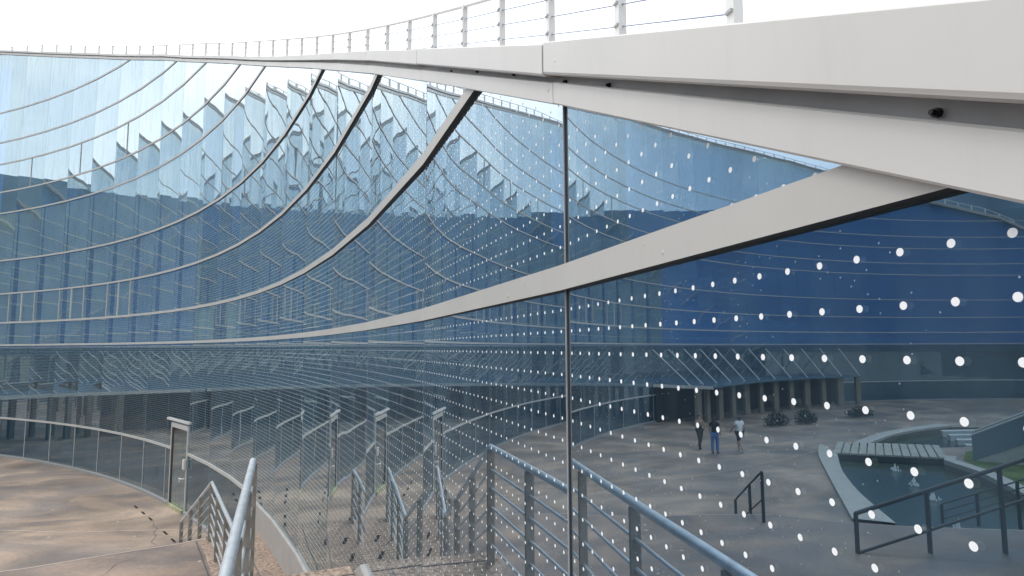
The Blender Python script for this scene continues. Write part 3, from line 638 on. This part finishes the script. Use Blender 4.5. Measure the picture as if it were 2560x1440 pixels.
# (phi, off, handrail height, base height)
path = []
p = 12.5
while p < 23.6: path.append((p, 15.6 - .05 * (p - 18.9), -15.1, -32.5)); p += 1.49
path_pts = [(12.2, 15.8), (18.94, 15.6), (23.67, 15.0), (28.15, 14.6), (33.62, 13.4)]
rail = thing('stair_railing', 'galvanised stair railing with thick round handrail running down beside the glass wall', 'railing', tuple(P3(pol(23.67, 15), -H0)))
def offp(phi):
    for (a, oa), (b, ob) in zip(path_pts, path_pts[1:]):
        if phi <= b: return oa + (ob - oa) * (phi - a) / (b - a)
    return path_pts[-1][1]
def hh(phi):           # handrail height
    if phi <= 23.67: return -15.15
    if phi <= 28.15: return -15.15 - 23.35 * (phi - 23.67) / (28.15 - 23.67)
    return -38.5
def bh(phi):
    if phi <= PH_PLAT: return -32.5
    if phi <= PH_LAND0: return -32.5 - 22.9 * (phi - PH_PLAT) / (PH_LAND0 - PH_PLAT) - 1.2
    return -55.4
tail = [(Vector((-88, 184)), -38.9, -58), (Vector((-95.5, 193)), -45, -63.5), (Vector((-103, 202)), -51.1, -69), (Vector((-110.5, 211)), -57.2, -72.8)]
KP = [(12.2, Vector((-6.2, 8.0))), (23.67, Vector((-35.1, 84.8))), (28.15, Vector((-57, 130.8))), (33.62, Vector((-88, 184)))]
def rp(phi):
    for (a, va), (b, vb) in zip(KP, KP[1:]):
        if phi <= b: return va.lerp(vb, (phi - a) / (b - a))
    return KP[-1][1]
def arcpts(dh, step=.5):
    return [P3(v, hh(a) + dh) for a, v in KP]
def arcpts_old(dh, step=.5):
    ph = [12.2 + step * k for k in range(int((33.62 - 12.2) / step) + 1)] + [23.67, 28.15, 33.62]; ph = sorted(set(round(q, 3) for q in ph))
    ph = [q for q in ph if not any(0 < abs(q - z) < .2 for z in (23.67, 28.15))]
    return [P3(pol(q, offp(q)), hh(q) + dh) for q in ph]
mb = MB(); pts = arcpts(0)[:-1] + [P3(v, h) for v, h, b in tail]
e = tail[-1]; pts += [P3(e[0] + Vector((1.5, -2.5)), e[1] - .1)] if False else []
mb.tube(pts, .46 * S, 20); mb.build('handrail', M['steel'], rail, smooth=True)
for k in range(1, 6):
    mb = MB(); dn = -.6 - 2.75 * k
    pts = [q + Vector((0, 0, dn * S)) for q in arcpts(0)[:-1]] + [P3(v, h + dn * 1) for n_, (v, h, b) in enumerate(tail)]
    mb.tube(pts, .19 * S, 8); mb.build('mid_rail', M['steel'], rail, smooth=True)
def post(v, top, base, d):
    mb = MB(); d3 = Vector((*d, 0)); n3 = Vector((-d.y, d.x, 0))
    mb.cbox(P3(v, (top + base) / 2 - .2), d3, n3, (0, 0, 1), .32 * S * 1.6, 1.05 * S, (top - base - .3) * S)
    return mb.build('post', M['post'], rail)
ph = 23.67
lst = []
q = 23.67
while q > 12.5: lst.append(q); q -= 2.45
lst += [25.15, 26.65, 28.15, 29.95, 31.8, 33.62]
for q in lst:
    d = (rp(q) - rp(q - .2)).normalized(); post(rp(q), hh(q), bh(q) if abs(q - 23.67) > .1 else -32.5, d)
for v, t_, b_ in tail[1:]: post(v, t_, b_, (tail[-1][0] - tail[0][0]).normalized())
# ------------------------------------------------------------------ roof railing
rr = thing('roof_railing', 'white cable railing with thin posts along the roof edge against the sky', 'railing', tuple(P3(J[0], 14)))
def jof(phi):   # joint coordinate for a polar angle
    j = I0
    while j < I1 - 1 and jphi(J[j + 1]) < phi: j += 1
    a, b = jphi(J[j]), jphi(J[j + 1]); return j + (phi - a) / (b - a)
def pr(phi): return CEN + Vector((math.cos(math.radians(phi)), math.sin(math.radians(phi)))) * 690
phs = []
q = 19.18
while q < 128: phs.append(q); q += 1.5555
def rtop(phi): return lin(parT, jof(phi)) + 14.9
for q in phs:
    mb = MB(); v = pr(q); d = (CEN - v).normalized(); n = Vector((-d.y, d.x)); t_ = rtop(q)
    mb.cbox(P3(v, t_ - 8.2), Vector((*d, 0)), Vector((*n, 0)), (0, 0, 1), 1.0 * S, .95 * S, 16.2 * S)
    pst = mb.build('post', M['railw'], rr)
    if q < 34:
        for k in range(1, 4):
            mb = MB(); mb.cbox(P3(v + d * .6, t_ - .1 - 2.65 * k), Vector((*d, 0)), Vector((*n, 0)), (0, 0, 1), .3 * S, .8 * S, .25 * S); mb.build('clamp', M['recess'], pst)
mb = MB(); mb.tube([P3(pr(q), rtop(q)) for q in phs], .36 * S, 10); mb.build('handrail', M['railw'], rr, smooth=True)
for k in range(1, 6):
    mb = MB(); mb.tube([P3(pr(q), rtop(q) - .1 - 2.65 * k) for q in phs], .10 * S, 6); mb.build('cable', M['cable'], rr)
# ------------------------------------------------------------------ entrance canopy at the far side of the plaza
can = thing('entrance_canopy', 'low flat entrance canopy hung from slanting white rods on the far glass facade', 'canopy', tuple(W(-560, 430)))
M['canopyroof'] = mat('canopy_roof_glass', (.10, .16, .22), .15, 0, .5)
M['beige'] = mat('beige_render', (.21, .185, .145), .8, 0, .2, None, (2, .15))
mb = MB(); js = list(range(19, 31)); hc = -36.6
for k in range(len(js) - 1):
    a, b = js[k], js[k + 1]; o0 = 60 - 28 * k / 11; o1 = 60 - 28 * (k + 1) / 11
    A, B, C_, D = joff(a, .6), joff(b, .6), joff(b, o1), joff(a, o0)
    for h, fl in ((hc, 1), (hc - 1.6, 0)):
        pts = [P3(A, h), P3(B, h), P3(C_, h), P3(D, h)]; mb.quad(pts if fl else pts[::-1])
    mb.quad([P3(D, hc), P3(C_, hc), P3(C_, hc - 1.6), P3(D, hc - 1.6)], 1)
    if k == 0: mb.quad([P3(A, hc), P3(D, hc), P3(D, hc - 1.6), P3(A, hc - 1.6)], 1)
    if k == 10: mb.quad([P3(B, hc), P3(C_, hc), P3(C_, hc - 1.6), P3(B, hc - 1.6)], 1)
mb.build('roof', [M['canopyroof'], M['canopyroof']], can)
mb = MB(); A, D = joff(19, .8), joff(19, 60); d = D - A; mb.box(P3(A, hc - 2.2), Vector((*d, 0)) * S, Vector((*(tdir(19) * -1.2), 0)) * S, (0, 0, 2.8 * S)); mb.build('end_beam', M['white'], can)
for k in range(12):
    j = 19 + k; A = joff(j, .8); o = 38 - 8 * k / 11; B = joff(j, o); mb = MB(); mb.tube([P3(A, -2.2), P3(B, hc + .2)], .55 * S, 6); mb.build('hanger_rod', M['white'], can)
for k in range(12):
    j = 19 + k; B = joff(j, 42 - 16 * k / 11 if k else 45); t_ = tdir(j); n = ndir(j); mb = MB()
    mb.cbox(P3(B, (hc - 1.6 - H0) / 2), Vector((*t_, 0)), Vector((*n, 0)), (0, 0, 1), (9 if k % 2 == 0 else 7) * S, 3 * S, (hc - 1.7 + H0) * S); mb.build('column', M['beige'], can)
mb = MB()
for k in range(11):
    j = 19 + k; sweep(mb, j, j + 1, [(3, 0), (4.5, 0), (4.5, 33), (3, 33)], -H0, -H0)
mb.build('dark_screen', M['dark'], can)
# shrubs in front of the canopy
M['leaf'] = mat('dark_hedge_leaves', (.02, .035, .03), .8, 0, .3, None, (3, .5))
def shrub(x, y, rx, ry, rz, label):
    t = thing('shrub', label, 'shrub', tuple(W(x, y)), 'dark shrubs before the entrance canopy'); mb = MB()
    for q in range(900):
        u, v = random.random() * 6.283, math.acos(random.random()); r = random.random() ** .35 * (1 + .12 * math.sin(5 * u) + .1 * math.sin(7 * v))
        c = W(x + rx * r * math.cos(u) * math.sin(v), y + ry * r * math.sin(u) * math.sin(v), -H0 + rz * r * math.cos(v) + 1)
        a = Vector((random.uniform(-1, 1), random.uniform(-1, 1), random.uniform(-1, 1))).normalized(); b = a.orthogonal().normalized(); s_ = S * random.uniform(.6, 1.2)
        mb.quad([c, c + a * s_, c + a * s_ * .8 + b * s_ * .8, c + b * s_])
    mb.build('foliage', M['leaf'], t, merge=False)
    mb = MB()
    for q in range(5):
        a = random.random() * 6.28; mb.tube([W(x, y), W(x + rx * .4 * math.cos(a), y + ry * .4 * math.sin(a), -H0 + rz * .7)], [.4 * S, .12 * S], 6)
    mb.build('stem', M['post'], t)
shrub(-488, 372, 16, 8, 13, 'wide dark shrub bed closest to the canopy columns, left one in the reflection')
shrub(-522, 366, 13, 8, 15, 'taller dark shrub between the other two shrubs')
shrub(-622, 372, 22, 8, 10, 'long low dark shrub farthest along the curved facade')
# ------------------------------------------------------------------ other handrails on the plaza, seen in the glass
def handrail(label, foot, group=None, r=.58, m='dark', lows=(12,)):
    'foot: list of (x, y, top, base) heights relative to the eye'
    t = thing('handrail', label, 'railing', tuple(W(foot[0][0], foot[0][1], foot[0][3])), group)
    for lv in (0,) + tuple(lows):
        mb = MB(); mb.tube([W(x, y, tp - lv) for x, y, tp, bs in foot], (r if lv == 0 else r * .7) * S, 10); mb.build('rail', M[m], t, smooth=True)
    for x, y, tp, bs in foot:
        mb = MB(); mb.cbox(W(x, y, (tp + bs) / 2), (1, .6, 0), (-.6, 1, 0), (0, 0, 1), .6 * S, 1.25 * S, (tp - bs) * S); mb.build('post', M[m], t)
handrail('black two-rail handrail rising to the right at the terrace edge, in the lower right', [(-148.8, 104.1, -45, -55.5), (-165.2, 94, -39.1, -55.5), (-182, 83.5, -33, -55.5), (-199, 73.5, -27, -55.5)], lows=(10.4,))
handrail('short dark handrail sloping down the terrace steps towards the brown plaza', [(-153, 136.1, -39.8, -55.5), (-160, 146.5, -46.5, -60), (-169, 160, -55.5, -68)], r=.32, lows=(8.5,))
handrail('thin dark many-barred handrail behind the black two-rail handrail beside the pool', [(-267, 137.5, -65, -72.8), (-275, 128, -60, -72.8), (-283, 117, -54, -72.8), (-291, 106, -48, -72.8)], r=.3, lows=(3, 6))
# glass sided staircase by the lawn
gs = thing('glass_sided_staircase', 'pale staircase with glass balustrade rising beside the lawn', 'staircase', tuple(W(-455, 207)))
M['balu'] = mat('pale_balustrade_glass', (.12, .18, .22), .2, 0, .5)
fd = Vector((-.32, -.95)).normalized(); fn = Vector((-fd.y, fd.x)); f0 = Vector((-458, 203)); mb = MB()
for k in range(16):
    a = f0 + fd * (k * 4.2); mb.box(W(*a, -H0), Vector((*(fd * 4.2), 0)) * S, Vector((*(fn * 22), 0)) * S, (0, 0, (k + 1) * 2.2 * S))
mb.build('steps', M['curb'], gs)
for o_ in (0, 22):
    mb = MB(); a = f0 + fn * o_; b = a + fd * 66
    for e_ in (-.35, .35):
        n = fn * e_; mb.quad([W(*(a + n), -H0), W(*(b + n), -H0 + 33), W(*(b + n), -H0 + 51), W(*(a + n), -H0 + 16)])
    mb.build('balustrade', M['balu'], gs)
    mb = MB(); mb.tube([W(*a, -H0 + 16.2), W(*b, -H0 + 51.2)], .7 * S, 8); mb.build('handrail', M['mullion'], gs)
# ------------------------------------------------------------------ people (seen reflected in the near glass)
def skin_mesh(name, verts, edges, m, parent, sub=1):
    me = bpy.data.meshes.new(name); me.from_pydata([v[:3] for v in verts], edges, []); me.materials.append(m)
    o = bpy.data.objects.new(name, me); sc.collection.objects.link(o)
    s_ = o.modifiers.new('skin', 'SKIN')
    for k, v in enumerate(verts): me.skin_vertices[0].data[k].radius = (v[3], v[4] if len(v) > 4 else v[3])
    me.skin_vertices[0].data[0].use_root = True
    sb = o.modifiers.new('sub', 'SUBSURF'); sb.levels = sub; sb.render_levels = sub
    for p_ in me.polygons: p_.use_smooth = True
    if parent: o.parent = parent
    return o
SK = mat('skin', (.42, .26, .18), .6)
def person(label, x, y, yaw, Ht, cols, pose, hair, legs='long', top='short', cap=False, group='people walking on the plaza'):
    t = thing('person', label, 'person', tuple(W(x, y)), group); t.rotation_euler = (0, 0, yaw)
    k = Ht / 1.7; st = pose.get('step', .15); sw = pose.get('swing', .15)
    J_ = dict(pelvis=(0, 0, .93), waist=(0, 0, 1.08), chest=(0, 0, 1.28), neck=(0, -.0, 1.45), head0=(0, .01, 1.53), head1=(0, .015, 1.62),
              hl=(-.09, 0, .9), kl=(-.1, st * .55, .50), al=(-.1, st * .35 + .02, .09), tl=(-.1, st * .35 + .15, .03),
              hr=(.09, 0, .9), kr=(.1, -st * .2, .50), ar=(.1, -st * .75, .10), tr=(.1, -st * .75 + .13, .03),
              sl=(-.18, 0, 1.40), el=(-.24, -sw * .5, 1.15), wl=(-.25, sw * .2 + .02, .93), fl=(-.25, sw * .3 + .04, .84),
              sr=(.18, 0, 1.40), er=(.24, sw * .5, 1.15), wr=(.25, sw + .05, .95), fr=(.25, sw + .12, .88))
    J_.update(pose.get('over', {}))
    R = dict(pelvis=(.13, .10), waist=(.115, .09), chest=(.135, .10), neck=(.055,), head0=(.075, .085), head1=(.07, .085), hl=(.085,), kl=(.058,), al=(.04,), tl=(.035,), hr=(.085,), kr=(.058,), ar=(.04,), tr=(.035,), sl=(.055,), el=(.042,), wl=(.028,), fl=(.035,), sr=(.055,), er=(.042,), wr=(.028,), fr=(.035,))
    names = list(J_); ix = {n: i for i, n in enumerate(names)}
    E_ = [('pelvis', 'waist'), ('waist', 'chest'), ('chest', 'neck'), ('neck', 'head0'), ('head0', 'head1'), ('pelvis', 'hl'), ('hl', 'kl'), ('kl', 'al'), ('al', 'tl'), ('pelvis', 'hr'), ('hr', 'kr'), ('kr', 'ar'), ('ar', 'tr'), ('chest', 'sl'), ('sl', 'el'), ('el', 'wl'), ('wl', 'fl'), ('chest', 'sr'), ('sr', 'er'), ('er', 'wr'), ('wr', 'fr')]
    def vv(n, g=0): p = J_[n]; r = R[n]; return tuple(c * k for c in p) + tuple((q + g) * k for q in r)
    skin_mesh('body', [vv(n) for n in names], [(ix[a], ix[b]) for a, b in E_], SK, t)
    def sub(name, ns, es, g, m):
        ii = {n: i for i, n in enumerate(ns)}; skin_mesh(name, [vv(n, g) for n in ns], [(ii[a], ii[b]) for a, b in es], m, t)
    tn = ['chest', 'waist', 'pelvis', 'sl', 'el', 'sr', 'er']
    if top == 'short':
        J_['ul'] = tuple((a + b) / 2 for a, b in zip(J_['sl'], J_['el'])); J_['ur'] = tuple((a + b) / 2 for a, b in zip(J_['sr'], J_['er'])); R['ul'] = R['ur'] = (.055,)
        sub('shirt', ['waist', 'chest', 'pelvis', 'sl', 'ul', 'sr', 'ur'], [('waist', 'chest'), ('waist', 'pelvis'), ('chest', 'sl'), ('sl', 'ul'), ('chest', 'sr'), ('sr', 'ur')], .045, cols[0])
    else: sub('shirt', ['waist', 'chest', 'pelvis'], [('waist', 'chest'), ('waist', 'pelvis')], .018, cols[0])
    if legs == 'long': sub('trousers', ['pelvis', 'hl', 'kl', 'al', 'hr', 'kr', 'ar'], [('pelvis', 'hl'), ('hl', 'kl'), ('kl', 'al'), ('pelvis', 'hr'), ('hr', 'kr'), ('kr', 'ar')], .028, cols[1])
    else: sub('shorts', ['pelvis', 'hl', 'kl', 'hr', 'kr'], [('pelvis', 'hl'), ('hl', 'kl'), ('pelvis', 'hr'), ('hr', 'kr')], .035, cols[1])
    sub('shoe', ['al', 'tl'], [('al', 'tl')], .02, cols[2]); sub('shoe', ['ar', 'tr'], [('ar', 'tr')], .02, cols[2])
    hv = [(0, .0, 1.68 * 1, .08), (0, -.03, 1.62, .098), (0, -.06, 1.52, .075)] + ([(0, -.08, 1.38, .085), (0, -.09, 1.2, .06)] if hair[1] else [])
    skin_mesh('hair', [tuple(c * k for c in q) for q in hv], [(a, a + 1) for a in range(len(hv) - 1)], hair[0], t)
    return t
HB = mat('black_hair', (.015, .012, .012), .6)
c_olive = mat('olive_cloth', (.06, .055, .04), .9); c_jean = mat('blue_denim', (.10, .19, .42), .9); c_blk = mat('black_cloth', (.012, .012, .016), .9); c_wht = mat('white_cloth', (.82, .84, .84), .9); c_shoe = mat('white_shoes', (.75, .75, .75), .7)
person('person in dark sleeveless top and olive trousers holding something at chest height', -329.6, 321.3, math.radians(200), 1.52, (c_blk, c_olive, c_blk), dict(step=.35, over=dict(el=(-.22, .06, 1.13), wl=(-.1, .25, 1.2), fl=(-.05, .3, 1.24))), (HB, False), top='none')
person('person with long dark hair in a black top and wide blue jeans', -321.6, 300.7, math.radians(60), 1.56, (c_blk, c_jean, c_blk), dict(step=.12), (HB, True))
person('person in a loose white T-shirt, black shorts and white shoes', -342.7, 296.9, math.radians(15), 1.52, (c_wht, c_blk, c_shoe), dict(step=.5, swing=.3), (HB, False), legs='short')
